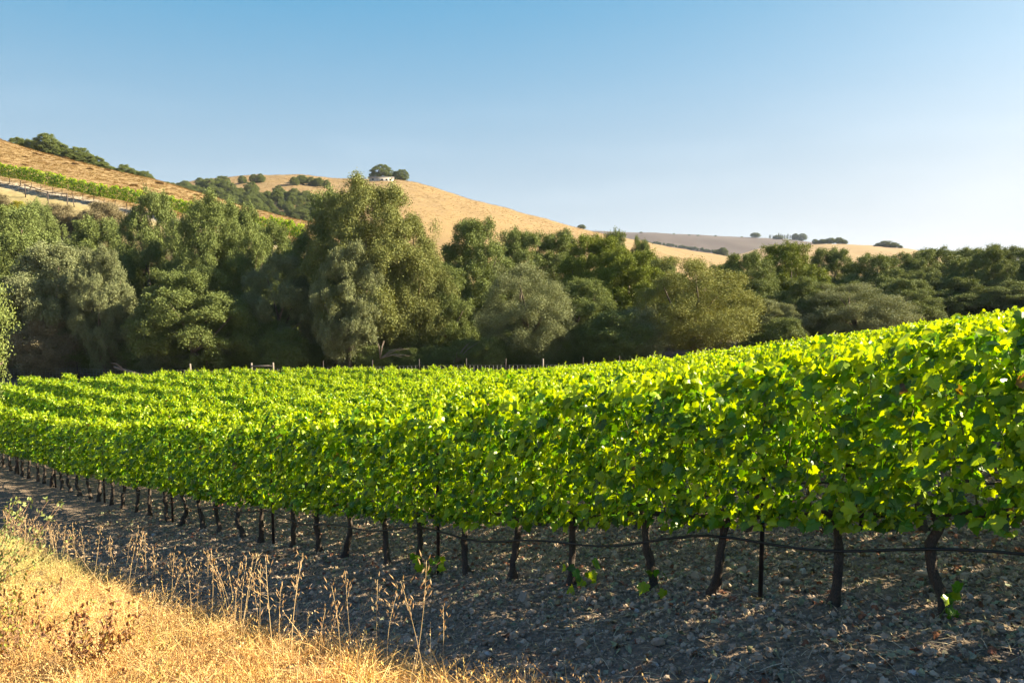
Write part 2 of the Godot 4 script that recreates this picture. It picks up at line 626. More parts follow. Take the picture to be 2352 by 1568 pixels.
func ordinal(n: int) -> String:
	var low := ["", "first", "second", "third", "fourth", "fifth", "sixth", "seventh", "eighth", "ninth", "tenth", "eleventh", "twelfth", "thirteenth", "fourteenth", "fifteenth", "sixteenth", "seventeenth", "eighteenth", "nineteenth"]
	if n < 20:
		return low[n]
	var tens := ["", "", "twent", "thirt", "fort", "fift", "sixt"]
	return tens[n / 10] + ("ieth" if n % 10 == 0 else "y-" + low[n % 10])

func add_vine(s: float, k: int, rank: int, dist: float) -> void:
	var n := k * ROW_SPACING
	var kind: Dictionary = vine_kinds[rng.randi() % vine_kinds.size()]
	var where := from_sn(s, n)
	var label: String
	var group: String
	if k == 0:
		label = "%s front row grapevine %s from the trellis post with the green clip" % [ordinal(int(ceilf(absf(s) / VINE_STEP + 0.3))), "downhill" if s > 0 else "uphill"]
		group = "vines of the row beside the dirt strip"
	else:
		label = "bushy sunlit grapevine in the %s vine row counted from the dirt strip" % ordinal(k + 1)
		group = "vines of the %s row" % ordinal(k + 1)
	var t := thing("grapevine", where, label, "grapevine", group)
	var b := row_basis(s, n, rng.randf() < 0.5)
	var xf := Transform3D(b.scaled_local(Vector3(1, rng.randf_range(0.96, 1.06), 1)), Vector3.ZERO)
	var upright := Transform3D(Basis(b.x * Vector3(1, 0, 1), Vector3.UP, b.z), Vector3.ZERO)
	var fo := part("foliage", kind.foliage, M.vine_leaf, t, xf)
	fo.set_meta("kind", "stuff")
	if k < 2 or dist < 16.0:
		part("trunk", kind.trunk, M.bark, t, upright)
		for c in kind.cordon:
			part("cordon", c, M.bark, t, xf)
	if dist < 14.0:
		for c in kind.shoots:
			part("shoot", c, M.cane, t, xf)
	if k == 0 and dist < 14.0:        # leaves that can be picked apart
		var count := int(lerpf(120, 40, clampf((dist - 5.0) / 9.0, 0, 1)))
		for j in count:
			var x := rng.randf_range(-0.42, 0.42)
			var y := rng.randf_range(0.66, 1.92)
			var side := signf(b.z.dot(Vector3(0, CY, 0) - where)) if rng.randf() < 0.85 else -signf(b.z.dot(Vector3(0, CY, 0) - where))
			var z := side * (vine_half(y, x, j % 7) + rng.randf_range(-0.02, 0.06))
			if y > 1.72:
				z = rng.randf_range(-0.22, 0.22)
			part("leaf", M.leaf_meshes[rng.randi() % M.leaf_meshes.size()], M.vine_leaf, t, xf * leaf_place(x, y, z, side, 0.045 + 0.075 * rng.randf()))

func vineyard() -> void:
	for k in 12:
		vine_kinds.append(make_vine_kind(k))
	rng.seed = 77
	M.cane = plain(Color.WHITE, 0.7, true)
	M.leaf_meshes = []
	for k in 10:
		var so := Soup.new()
		var bent := PackedVector3Array()
		var curl := rng.randf_range(-0.25, 0.45)
		for v in leaf_v:
			bent.append(Vector3(v.x * rng.randf_range(0.92, 1.08), v.y, v.z - curl * v.y * v.y * 0.5 + rng.randfn() * 0.02))
		so.add(bent, leaf_i, Transform3D(), vine_leaf_colour())
		M.leaf_meshes.append(so.mesh())
	var all := []
	for k in 23:
		var n := k * ROW_SPACING
		for j in range(-40, 60):
			var s := POST_STEP * (0.07 + 0.2 * j) + rng.randfn() * 0.03
			if s > 45.0 + 1.2 * sin(k * 2.1) or (k == 3 and s > 41.5 and s < 43.2):
				continue
			var p := from_sn(s, n)
			if -p.z > 47.5 or -p.z < 1.0 and k > 3 or s < -14.0:
				continue
			var px := to_px(p + Vector3(0, 1.4, 0))
			var aside := k <= 3 and s < 2.0      # the rows go on past the picture's edge and shade the ground
			if (px.x < -420 or px.x > 2950) and not aside:
				continue
			all.append([p.distance_to(Vector3(0, CY, 0)), s, k, px.x > -80 and px.x < 2440, px.x > -420 and px.x < 2950])
	all.sort_custom(func(a, b): return a[0] < b[0])
	var done_n := 0
	var rest := []
	for a in all:
		if (a[3] and done_n < 240) or (a[2] == 0 and a[4]):
			add_vine(a[1], a[2], done_n, a[0])
			done_n += 1
		else:
			rest.append(a)
	var box_ := Node3D.new()
	box_.name = numbered("vineyard_rows")
	add_child(box_)
	tag(box_, "mass of sunlit grapevine rows running back to the wire fence", "vineyard", "", "stuff")
	for q in 4:
		var xfs := []
		for j in range(q, rest.size(), 4):
			var a: Array = rest[j]
			var b := row_basis(a[1], a[2] * ROW_SPACING, rng.randf() < 0.5)
			xfs.append(Transform3D(b.scaled_local(Vector3(1.04, rng.randf_range(0.95, 1.08), 1.1)), from_sn(a[1], a[2] * ROW_SPACING)))
		var o := scatter("foliage", vine_kinds[q].foliage, M.vine_leaf, xfs, [], box_)
		o.set_meta("kind", "stuff")
	# trellis posts, wires and the drip hose
	var st := st_new()
	box(st, Vector3(-0.022, -0.15, -0.004), Vector3(0.022, 1.72, 0.004))
	box(st, Vector3(-0.004, -0.15, 0.004), Vector3(0.004, 1.72, 0.030))
	var post_mesh := done(st)
	for k in 2:
		for j in range(-1, 9):
			var s := POST_STEP * j
			var p := from_sn(s, k * ROW_SPACING)
			var px := to_px(p)
			if px.x < -250 or px.x > 2700:
				continue
			var o := thing("trellis_post", p, ("dark steel trellis post with a small green clip in the front row" if j == 0 else "%s steel trellis post %s from the one with the green clip" % [ordinal(absi(j)), "downhill" if j > 0 else "uphill"]) if k == 0 else "dark rusty steel trellis post under the second row", "post", "trellis posts of the front row" if k == 0 else "trellis posts of the second row", -atan2(ROW_D.x, ROW_D.y) + 0.5)
			part("stake", post_mesh, M.rust, o)
			if j == 0 and k == 0:
				var ts := st_new()
				box(ts, Vector3(-0.028, 0.66, -0.008), Vector3(-0.020, 0.70, 0.03))
				part("clip", done(ts), plain(lin(0.02, 0.35, 0.2), 0.5), o)
	for k in 2:
		var n := k * ROW_SPACING
		var pts := []
		var rad := []
		var s := -9.0
		while s < (27.0 if k == 0 else 18.0):
			var sag := 0.035 * sin(s * TAU / 1.9) + 0.04 * sin(s * TAU / 4.0 + 1.0)
			pts.append(from_sn(s, n) + Vector3(0, 0.47 + sag, 0) - Vector3(ROW_N.x, 0, -ROW_N.y) * 0.05)
			rad.append(0.0115)
			s += 0.2
		st = st_new()
		tube(st, pts, rad, 6)
		var hose := part("drip_hose", done(st), M.hose, self)
		tag(hose, "black drip irrigation hose sagging between the front row trunks" if k == 0 else "black drip irrigation hose along the second row", "hose", "")
	for y in [0.69, 1.1, 1.5]:
		var pts := []
		var rad := []
		for j in range(-3, 9):
			pts.append(from_sn(POST_STEP * j, 0) + Vector3(0, y, 0))
			rad.append(0.002)
		st = st_new()
		tube(st, pts, rad, 4)
		var w := part("trellis_wire", done(st), M.wire, self)
		tag(w, {0.69: "lowest trellis wire along the front row cordons", 1.1: "middle trellis wire inside the front row foliage", 1.5: "upper trellis wire inside the front row foliage"}[y], "wire", "")

func hillside_vines() -> void:
	rng.seed = 55
	var base := [[-40, 405], [0, 414], [20, 419], [100, 435], [180, 455], [276, 475], [310, 481], [370, 493], [440, 508], [520, 527], [620, 548], [700, 566]]
	var bx := base.map(func(q): return float(q[0]))
	var by := base.map(func(q): return float(q[1]))
	var px := -30.0
	while px < 690.0:
		var p := on_hill("left", px, table(bx, by, px))
		var q := on_hill("left", px + 12.0, table(bx, by, px + 12.0))
		var along := q - p
		var flat := Vector3(along.x, 0, along.z).normalized()
		var t := thing("grapevine", p, "small grapevine in the single row on the golden hillside", "grapevine", "vines of the hillside row")
		var kind: Dictionary = vine_kinds[rng.randi() % vine_kinds.size()]
		var b := Basis(Vector3(flat.x, along.normalized().y, flat.z), Vector3.UP, flat.cross(Vector3.UP))
		var k := rng.randf_range(1.3, 1.5)
		part("foliage", kind.foliage, M.vine_leaf, t, Transform3D(b.scaled_local(Vector3(1.9, k, 1.5)), Vector3(0, 0.15, 0))).set_meta("kind", "stuff")
		part("trunk", kind.trunk, M.bark, t, Transform3D(Basis().scaled(Vector3(1.3, 1.3, 1.3)), Vector3.ZERO))
		px += 1.55 / (-p.z) * FOC * rng.randf_range(0.85, 1.1)
	# end posts with a top rail, and leaning stakes
	var tops := [[72, 425, 455], [122.5, 438, 472], [166, 443, 483]]
	var o: Node3D
	var rail := []
	for a in tops:
		var foot := on_hill("left", a[0], a[2])
		if o == null:
			o = thing("rail_fence", foot, "dark three post rail standing below the hillside vine row", "fence", "")
		var st := st_new()
		var h: float = (a[2] - a[1]) * (-foot.z) / FOC
		var l := foot - o.position
		tube(st, [l + Vector3(0, -0.2, 0), l + Vector3(0, h, 0)], [0.07, 0.07], 6)
		part("post", done(st), M.rust, o)
		rail.append(l + Vector3(0, h - 0.15, 0))
	for k in 2:
		var st := st_new()
		tube(st, [rail[k], rail[k + 1]], [0.06, 0.06], 5)
		part("rail", done(st), M.rust, o)
	for a in [[182, 458, 474, -3, "leaning stake at the hillside vine row beside the rail fence"], [274, 478, 493, -4, "leaning stake under the lower end of the hillside vine row"], [244, 430, 448, 0, "thin upright stake above the hillside vine row"]]:
		var foot := on_hill("left", a[0], a[2])
		var h: float = (a[2] - a[1]) * (-foot.z) / FOC
		var st := st_new()
		tube(st, [Vector3(0, -0.2, 0), Vector3(a[3] * 0.06, h, 0)], [0.06, 0.06], 6)
		part("shaft", done(st), M.rust, thing("stake", foot, a[4], "stake"))

# ---------------------------------------------------------------- trees
func make_twig(leaves: int, size: float, spread: float, droop: float) -> Array:
	var v := PackedVector3Array()
	for j in leaves:
		var p := Vector3(rng.randfn(), rng.randfn() * 0.7, rng.randfn()) * spread * 0.5
		p.y -= droop * rng.randf() * spread
		var n := (rdir() + Vector3(0, 0.8, 0)).normalized()
		var a := n.cross(rdir()).normalized() * size * rng.randf_range(0.7, 1.25)
		var b := n.cross(a).normalized() * a.length() * 0.55
		v.append_array(PackedVector3Array([p - a * 0.85, p + a * 0.85 + b, p + a * 0.85 - b]))
	return [v]

func make_crown(kind: String, seed_: int) -> void:
	# a crown one unit tall and one unit wide standing on y = 0: many lobes, each a shell of leafy twigs
	rng.seed = seed_
	var lobes := []
	var spec: Dictionary = {
		"oak": {"n": 40, "r": Vector2(0.09, 0.17), "tw": 190, "leaf": 0.0068, "spread": 0.036, "low": 0.04, "droop": 0.2, "gap": 0.74, "wide": 1.0},
		"tall": {"n": 52, "r": Vector2(0.075, 0.15), "tw": 150, "leaf": 0.0056, "spread": 0.034, "low": 0.19, "droop": 0.5, "gap": 0.66, "wide": 0.95},
		"willow": {"n": 60, "r": Vector2(0.07, 0.13), "tw": 90, "leaf": 0.0056, "spread": 0.045, "low": 0.11, "droop": 1.0, "gap": 0.6, "wide": 1.0},
		"shrub": {"n": 26, "r": Vector2(0.13, 0.22), "tw": 90, "leaf": 0.013, "spread": 0.08, "low": -0.04, "droop": 0.3, "gap": 0.6, "wide": 1.0},
		"near": {"n": 46, "r": Vector2(0.05, 0.11), "tw": 30, "leaf": 0.0066, "spread": 0.05, "low": 0.22, "droop": 0.3, "gap": 0.6, "wide": 1.0},
	}[kind]
	var tries := 0
	while lobes.size() < spec.n and tries < 4000:      # lobes spaced over the crown's surface, the lower ones wider
		tries += 1
		var d := rdir()
		var rr := 1.0 if rng.randf() < 0.8 else rng.randf_range(0.3, 0.8)
		var y: float = 0.50 + 0.40 * d.y * rr
		var belly: float = 0.36 * (1.0 - 0.25 * absf(y - 0.42)) * spec.wide
		var flat := Vector2(d.x, d.z)
		var p := Vector3(flat.x * belly * rr, maxf(y, spec.low + 0.07), flat.y * belly * rr)
		var r: float = rng.randf_range(spec.r.x, spec.r.y)
		var clear := true
		for l in lobes:
			if p.distance_to(l[0]) < (r + l[1]) * spec.gap:
				clear = false
		if clear:
			lobes.append([p, r])
	for j in 5:         # a few sprays that break the outline at the top
		lobes.append([Vector3(rng.randf_range(-0.2, 0.2), rng.randf_range(0.86, 0.97), rng.randf_range(-0.2, 0.2)), rng.randf_range(0.03, 0.07)])
	var twigs := []
	for k in 6:
		twigs.append(make_twig(TWIG, spec.leaf, spec.spread, spec.droop)[0])
	var v := PackedVector3Array()
	var c := PackedColorArray()
	var tints := []
	for k in 16:
		var a := PackedColorArray()
		for j in TWIG:
			var q := vary(Color(1, 1, 1), 0.28)
			for z in 3:
				a.append(q)
		tints.append(a)
	for l in lobes:
		var count := int(spec.tw * clampf(pow(l[1] / spec.r.y, 2.0) * 1.25, 0.12, 1.3))
		var tufts := []
		for j in 15:
			var d := rdir()
			if d.y < -0.25 and rng.randf() < 0.6:
				d.y = -d.y
			tufts.append([l[0] + d * Vector3(1.0, 0.85, 1.0) * l[1] * rng.randf_range(0.62, 0.95), l[1] * rng.randf_range(0.2, 0.36)])
		for j in count:
			var d := rdir()
			if d.y < -0.3 and rng.randf() < 0.6:
				d.y = -d.y
			var q: Array = tufts[j % 15]
			var p: Vector3 = q[0] + d * q[1] * (1.0 - 0.5 * pow(rng.randf(), 2.0))
			var turn := Basis(Vector3.UP, rng.randf() * TAU).rotated(Vector3(d.z, 0, -d.x).normalized() if absf(d.y) < 0.99 else Vector3.RIGHT, rng.randf() * 0.9)
			v.append_array(Transform3D(turn, p) * twigs[rng.randi() % 6])
			c.append_array(tints[rng.randi() % 16])
	var idx := PackedInt32Array()
	idx.resize(v.size())
	for q in v.size():
		idx[q] = q
	var so := Soup.new()
	so.v = v
	so.c = c
	so.i = idx
	var id := "%s%d" % [kind, seed_]
	crowns[id] = so.mesh()
	# trunk and limbs of the same tree
	var st := st_new()
	var fork := Vector3(rng.randfn() * 0.03, 0.26, rng.randfn() * 0.03)
	tube(st, [Vector3(0, -0.03, 0), Vector3(rng.randfn() * 0.012, 0.10, rng.randfn() * 0.012), fork], [0.034, 0.026, 0.021], 8, Color.WHITE, 0.1)
	for j in 7:
		var l: Array = lobes[rng.randi() % (lobes.size() - 5)]
		var mid: Vector3 = fork.lerp(l[0], 0.5) + Vector3(rng.randfn(), rng.randfn(), rng.randfn()) * 0.03
		tube(st, [fork, mid, l[0]], [0.015, 0.010, 0.004], 5, Color.WHITE, 0.1)
	trunks[id] = done(st)

func tree(called: String, where: Vector3, height: float, width: float, id: String, mat: Material, label: String, group := "", category := "tree") -> Node3D:
	var t := thing(called, where, label, category, group)
	var turn := rng.randf() * TAU
	var xf := Transform3D(Basis().rotated(Vector3.UP, turn).scaled(Vector3(width, height, width)), Vector3(0, 0, 0))
	part("crown", crowns[id], mat, t, xf)
	part("trunk", trunks[id], M.tree_bark, t, xf)
	return t

func tinted(r: float, g: float, b: float, back := Color(0.55, 0.5, 0.2)) -> StandardMaterial3D:
	var m := leafy(back, 0.6, 0.2)
	m.albedo_color = lin(r, g, b)
	return m

func trees() -> void:
	for k in 3:
		make_crown("oak", 11 + k)
	make_crown("tall", 21)
	make_crown("willow", 31)
	make_crown("shrub", 41)
	make_crown("near", 51)
	rng.seed = 9
	M.oak = tinted(0.15, 0.19, 0.06)
	M.oak_fresh = tinted(0.16, 0.20, 0.03)
	M.grey_leaf = tinted(0.19, 0.215, 0.105)
	M.fine_leaf = tinted(0.21, 0.225, 0.065)
	M.brush = tinted(0.22, 0.19, 0.11)
	M.yellow_leaf = tinted(0.30, 0.28, 0.03)
	var bo := "oaks of the belt behind the wire fence"
	var lo := "dark green oak in the belt of trees behind the wire fence"
	var bg := "grey green trees of the belt behind the fence"
	var lg := "grey green bushy tree in the belt behind the wire fence"
	# picture column, picture height of the top, width, depth, kind, material, label, group
	var belt := [
		[40, 472, 240, 70, "oak11", M.oak, "broad dark oak on the belt's end below the yellow hillside bushes", bo], [95, 452, 130, 80, "tall21", M.oak, "narrow oak with pointed top below the hillside rail fence", bo], [120, 560, 230, 64, "oak12", M.grey_leaf, "grey green bushy tree above the pale dry brush", bg],
		[235, 572, 150, 62, "oak13", M.grey_leaf, "rounded grey green tree with a lit crown above the brush", bg], [235, 502, 190, 76, "oak11", M.oak, "dark oak deep in the gap between two grey green trees", bo], [355, 440, 170, 72, "oak12", M.oak, "olive oak below the lower end of the hillside vine row", bo],
		[490, 437, 200, 68, "tall21", M.oak, "tall ragged olive green oak with open crown behind the fence brace", ""], [440, 620, 270, 61, "oak13", M.oak, "low spreading dark oak with foliage down to the fence", ""],
		[560, 468, 150, 74, "oak11", M.oak, "oak standing between the ragged oak and the tallest oak", bo], [640, 585, 190, 65, "oak12", M.grey_leaf, "grey green tree beside the fence brace", bg], [630, 520, 170, 80, "oak13", M.oak, "dark oak behind the grey green tree near the fence brace", bo],
		[850, 402, 300, 66, "tall21", M.fine_oak, "tallest oak of the belt with a towering pale olive crown", ""], [770, 440, 200, 70, "oak12", M.oak, "oak merging with the shaded flank of the tallest oak", bo], [940, 500, 210, 68, "willow31", M.fine_oak, "pale olive drooping tree against the tallest oak", ""],
		[800, 555, 170, 62, "oak13", M.grey_leaf, "pale lobed tree in front of the tallest oak", ""],
		[1090, 503, 200, 74, "oak11", M.oak, "round dark oak standing clear beside the drooping pale tree", bo], [1010, 600, 190, 70, "oak13", M.oak, "dark oak filling the hollow beside the dead branch", bo], [1205, 603, 230, 64, "willow31", M.grey_leaf, "silvery grey tree with rounded crown on a forked trunk", ""],
		[1190, 528, 160, 80, "oak12", M.oak, "oak peeping over the silvery grey tree", bo], [1280, 535, 170, 84, "oak13", M.oak, "oak top below the descending edge of the middle hill", bo], [1360, 540, 190, 78, "oak11", M.oak_fresh, "fresh yellow green topped oak in the belt", ""],
		[1330, 640, 200, 68, "oak12", M.oak, "dark oak shading the ground beside the silvery grey tree", bo], [1440, 575, 210, 74, "oak13", M.oak_fresh, "yellow green oak beside the feathery willow", ""], [1410, 530, 90, 90, "oak12", M.oak, "small oak top against the pale sky by the mauve hill", bo], [1470, 540, 70, 92, "tall21", M.oak, "thin dark oak spire against the mauve hill", bo],
		[1600, 592, 310, 65, "willow31", M.fine_leaf, "feathery yellow green willow rising above the vine tops", ""], [1520, 590, 130, 84, "oak11", M.oak, "oak behind the feathery willow's shaded edge", bo], [1720, 580, 170, 76, "oak11", M.oak, "dark oak behind the feathery willow's sunlit edge", bo], [1800, 558, 190, 84, "oak12", M.oak_fresh, "tall yellow green oak standing clear above the belt", ""],
		[1770, 690, 170, 70, "oak13", M.grey_leaf, "grey green tree between feathery willow and broad silvery tree", bg], [1855, 640, 190, 74, "oak13", M.oak, "dark oak in front of the tall yellow green oak", bo], [1960, 650, 270, 70, "willow31", M.grey_leaf, "broad rounded silvery tree bordering the vine tops", ""],
		[1900, 570, 150, 92, "oak11", M.oak, "dark oak below the grove on the low golden hill", bo], [2000, 585, 170, 88, "oak12", M.oak, "oak below the bare golden crest", bo], [2085, 585, 150, 94, "oak13", M.oak, "dark oak below the last golden slope", bo], [2070, 640, 190, 80, "oak11", M.oak, "oak above the broad silvery tree", bo],
		[2150, 570, 190, 96, "oak12", M.oak, "oak where the golden hills end and the sky begins", bo], [2235, 560, 180, 100, "tall21", M.oak, "tallest oak top at the belt's shaded end", bo], [2325, 572, 200, 96, "oak13", M.oak, "dark oak past the belt's tallest shaded top", bo], [2430, 575, 210, 90, "oak11", M.oak, "outermost oak of the belt above the rising vine tops", bo],
		[2190, 640, 210, 84, "oak13", M.oak, "oak in front of the belt's shaded end", bo], [2310, 645, 230, 82, "oak12", M.oak, "dark oak low behind the rising vine tops", bo], [2440, 650, 230, 80, "oak13", M.oak, "outermost low oak behind the rising vine tops", bo], [-70, 480, 230, 74, "oak13", M.oak, "dark oak beyond the belt's end by the branch tips", bo], [-60, 600, 230, 64, "oak12", M.oak, "olive oak beyond the belt's end by the branch tips", bo],
	]
	for a in belt:
		var foot := Vector3((a[0] - 1176.0) / FOC * a[3], 0, -a[3])
		foot.y = ground_y(foot.x, a[3])
		var top := at(a[0], a[1], a[3]).y
		tree("oak_tree" if not a[4].begins_with("willow") else "willow_tree", foot, top - foot.y, a[2] * a[3] / FOC * 1.12, a[4], a[5], a[6], a[7])
	rng.seed = 29
	var fx := -120.0
	while fx < 2500.0:
		var z := rng.randf_range(82.0, 92.0)
		var foot := Vector3((fx - 1176.0) / FOC * z, 0, -z)
		foot.y = ground_y(foot.x, z)
		tree("oak_tree", foot, rng.randf_range(7.0, 9.5), rng.randf_range(6.0, 8.0), "oak%d" % (11 + rng.randi() % 3), M.oak, "dark oak half hidden deep inside the belt of trees", "oaks deep inside the belt")
		fx += rng.randf_range(55, 85)
	# understorey along the fence
	var kinds := [M.oak, M.brush, M.oak, M.grey_leaf]
	var px := -60.0
	while px < 1800.0:
		var z := rng.randf_range(61.5, 65.0)
		var foot := Vector3((px - 1176.0) / FOC * z, 0, -z)
		foot.y = ground_y(foot.x, z)
		if (px > 740.0 and px < 850.0) or (px > 1135.0 and px < 1165.0) or (px > 1480.0 and px < 1740.0):
			px += 20.0
			continue
		var pale := px < 320.0 and rng.randf() < 0.7
		var h := rng.randf_range(2.2, 5.0) * (1.1 if px < 320 else 1.0)
		tree("bush", foot, h, h * rng.randf_range(1.0, 1.5), "shrub41", kinds[1] if pale else kinds[rng.randi() % 4 if rng.randf() < 0.3 else 0], "dry pale brushy bush under the trees along the fence" if pale else "low leafy bush in the shade under the trees along the fence", "pale bushes along the fence" if pale else "shaded bushes along the fence", "bush")
		px += rng.randf_range(30, 58)
	for a in [[30, 500, 60, 88, "yellow"], [55, 475, 40, 92, "yellow"], [208, 505, 40, 90, "yellow"], [10, 480, 70, 92, "brush"], [250, 520, 110, 86, "brush"], [150, 515, 90, 84, "brush"]]:
		var p := on_hill("left", a[0], a[1] + 12.0)
		var w: float = a[2] * (-p.z) / FOC
		tree("bush", p - Vector3(0, w * 0.2, 0), w * 0.8, w, "shrub41", M.yellow_leaf if a[4] == "yellow" else M.brush, "bright yellow flowering bush on the lower hillside" if a[4] == "yellow" else "dry brown bush on the lower hillside", "yellow bushes on the lower hillside" if a[4] == "yellow" else "dry bushes on the lower hillside", "bush")
	# oaks on the left ridge
	for a in [[10, 318, 28], [60, 316, 46], [85, 320, 50], [125, 307, 66], [150, 325, 60], [170, 340, 56], [195, 338, 60], [215, 352, 56], [235, 358, 52], [252, 372, 44], [272, 384, 34], [284, 386, 30], [300, 378, 42], [318, 387, 34], [333, 394, 26], [346, 393, 38]]:
		var p := on_hill("left", a[0], 300.0)
		var q := hill_point(hills.left, a[0], 4.12)
		var w: float = a[2] * (-q.z) / FOC
		var h := at(a[0], a[1], -q.z).y - q.y + 0.6
		tree("oak_tree", q - Vector3(0, 0.6, 0), maxf(h, 1.5), w * 1.15, "oak%d" % (11 + rng.randi() % 3), M.oak, "oak in the grove along the ridge of the golden hill", "oaks on the ridge of the golden hill")
	# woodland on the flank of the middle hill
	rng.seed = 19
	for j in 120:
		var u := rng.randf()
		var x := lerpf(425, 735, u)
		var lo_y := table([425.0, 500.0, 600.0, 735.0], [440.0, 430.0, 436.0, 450.0], x)
		var hi_y := table([425.0, 460.0, 560.0, 672.0, 735.0], [442.0, 452.0, 482.0, 508.0, 516.0], x)
		var y := lerpf(lo_y, hi_y, rng.randf()) + 6.0
		var p := on_hill("middle", x, y)
		var w := rng.randf_range(15, 36) * (-p.z) / FOC
		tree("oak_tree", p - Vector3(0, 0.5, 0), w * rng.randf_range(0.7, 1.0), w * 1.15, "oak%d" % (11 + rng.randi() % 3), M.oak, "oak in the dark wood on the flank of the middle hill", "oaks of the hillside wood")
	for a in [[395, 417, 22], [408, 419, 16], [470, 408, 24], [565, 403, 20], [592, 400, 22], [606, 399, 22], [683, 406, 22], [700, 402, 30], [722, 406, 24], [738, 408, 26], [756, 413, 18], [520, 404, 34]]:
		var q := on_hill("middle", a[0], a[1] + 19.0)
		var w: float = a[2] * (-q.z) / FOC
		tree("oak_tree", q - Vector3(0, 0.8, 0), maxf(at(a[0], a[1], -q.z).y - q.y + 0.8, 2.0), w * 1.2, "oak%d" % (11 + rng.randi() % 3), M.oak, "small dark oak dotted along the crest of the middle hill", "oaks dotted on the middle crest")
	for a in [[880, 378, 56, "oak12", "large round oak behind the white hilltop house"], [926, 389, 34, "oak11", "smaller spreading oak beside the white hilltop house"], [912, 393, 18, "oak13", "low oak between the hilltop house and the spreading oak"]]:
		var q := hill_point(hills.middle, a[0], 3.06)
		var w: float = a[2] * (-q.z) / FOC
		tree("oak_tree", q - Vector3(0, 0.6, 0), at(a[0], a[1], -q.z).y - q.y + 0.6, w * 1.15, a[3], M.oak, a[4], "")
	# far crests
	rng.seed = 23
	for a in [[1334, 517, 20, "middle", 3.0]]:
		var q := hill_point(hills[a[3]], a[0], a[4])
		var w: float = a[2] * (-q.z) / FOC
		tree("oak_tree", q - Vector3(0, 0.6, 0), w * 0.6, w * 1.2, "oak12", M.oak, "dark bush like oak at the low end of the middle hill", "")
	for a in [[1731, 534, 24], [1783, 540, 26], [1822, 536, 18], [1837, 536, 24], [1545, 537, 6], [1600, 540, 8], [1640, 542, 6], [1700, 544, 6], [1470, 533, 8], [1580, 540, 6]]:
		var q := hill_point(hills.purple, a[0], 2.0)
		var w: float = a[2] * (-q.z) / FOC
		tree("oak_tree", q - Vector3(0, 1.0, 0), maxf(at(a[0], a[1], -q.z).y - q.y + 1.0, 3.0), w * 1.15, "oak%d" % (11 + rng.randi() % 3), M.oak, "dark tree on the crest of the far mauve hill", "trees on the far crest")
	for x in [1763, 1766, 1771, 1779, 1784, 1789, 1793, 1797, 1801, 1805, 1810, 1815]:
		var q := hill_point(hills.purple, x, 2.0)
		var h := (548.0 - rng.randf_range(533, 539)) * (-q.z) / FOC
		tree("cypress_tree", q - Vector3(0, 1.0, 0), h + 1.0, h * 0.26, "tall21", M.oak, "slim dark cypress on the crest of the far mauve hill", "cypresses on the far crest")
	for j in 34:
		var x := lerpf(1476, 1640, j / 33.0) + rng.randf_range(-2, 2)
		var p := on_hill("purple", x, lerpf(562, 585, j / 33.0) - 4.0)
		var w := rng.randf_range(5, 9) * (-p.z) / FOC
		tree("oak_tree", p, w * 0.9, w, "oak%d" % (11 + rng.randi() % 3), M.oak, "small round tree in the line at the foot of the mauve hill", "tree line at the foot of the mauve hill")
	for a in [[1645, 573, 22], [1658, 568, 24], [1868, 549, 14], [1884, 549, 22], [1902, 546, 24], [1922, 545, 22], [1934, 550, 16], [2010, 560, 16], [2030, 553, 40], [2048, 557, 24], [2062, 563, 12], [1752, 571, 14], [1840, 562, 8], [1856, 560, 8], [1788, 563, 8]]:
		var q := hill_point(hills.low, a[0], 2.0)
		var w: float = a[2] * (-q.z) / FOC
		tree("oak_tree", q - Vector3(0, 0.6, 0), maxf(at(a[0], a[1], -q.z).y - q.y + 0.6, 1.5), w * 1.2, "oak%d" % (11 + rng.randi() % 3), M.oak, "dark rounded tree on the low golden hill beyond the belt", "trees on the low golden hill")
	# a nearer oak whose branches reach in past the vine row's far end
	var p := Vector3((-138.0 - 1176.0) / FOC * 24.0, 0, -24.0)
	p.y = ground_y(p.x, 24.0)
	tree("oak_tree", p, at(-100, 455, 24).y - p.y, 5.2, "near51", M.oak_near, "nearer light green oak reaching its branch tips over the dirt strip's far end", "")

# ---------------------------------------------------------------- house on the hilltop
func hill_house() -> void:
	var q := on_hill("middle", 880, 414)
	var t := thing("hill_house", q - Vector3(0, 0.3, 0), "long low white house on the crest of the middle hill", "house", "", 0.15)
	var st := st_new()
	box(st, Vector3(-7.3, -1.5, -3), Vector3(7.3, 1.5, 3))
	part("wall", done(st), M.house_wall, t)
	st = st_new()
	box(st, Vector3(-7.8, 1.503, -3.5), Vector3(7.8, 2.0, 3.5))
	part("roof", done(st), M.house_roof, t)
	for x in [-5.0, 0.5, 3.2, 5.5]:
		st = st_new()
		box(st, Vector3(x - 0.6, -0.2, 2.9), Vector3(x + 0.6, 0.9, 3.04))
		part("window", done(st), M.glass, t)
	st = st_new()
	box(st, Vector3(-2.6, -1.4, 2.9), Vector3(-1.6, 0.8, 3.04))
	part("door", done(st), M.house_roof, t)

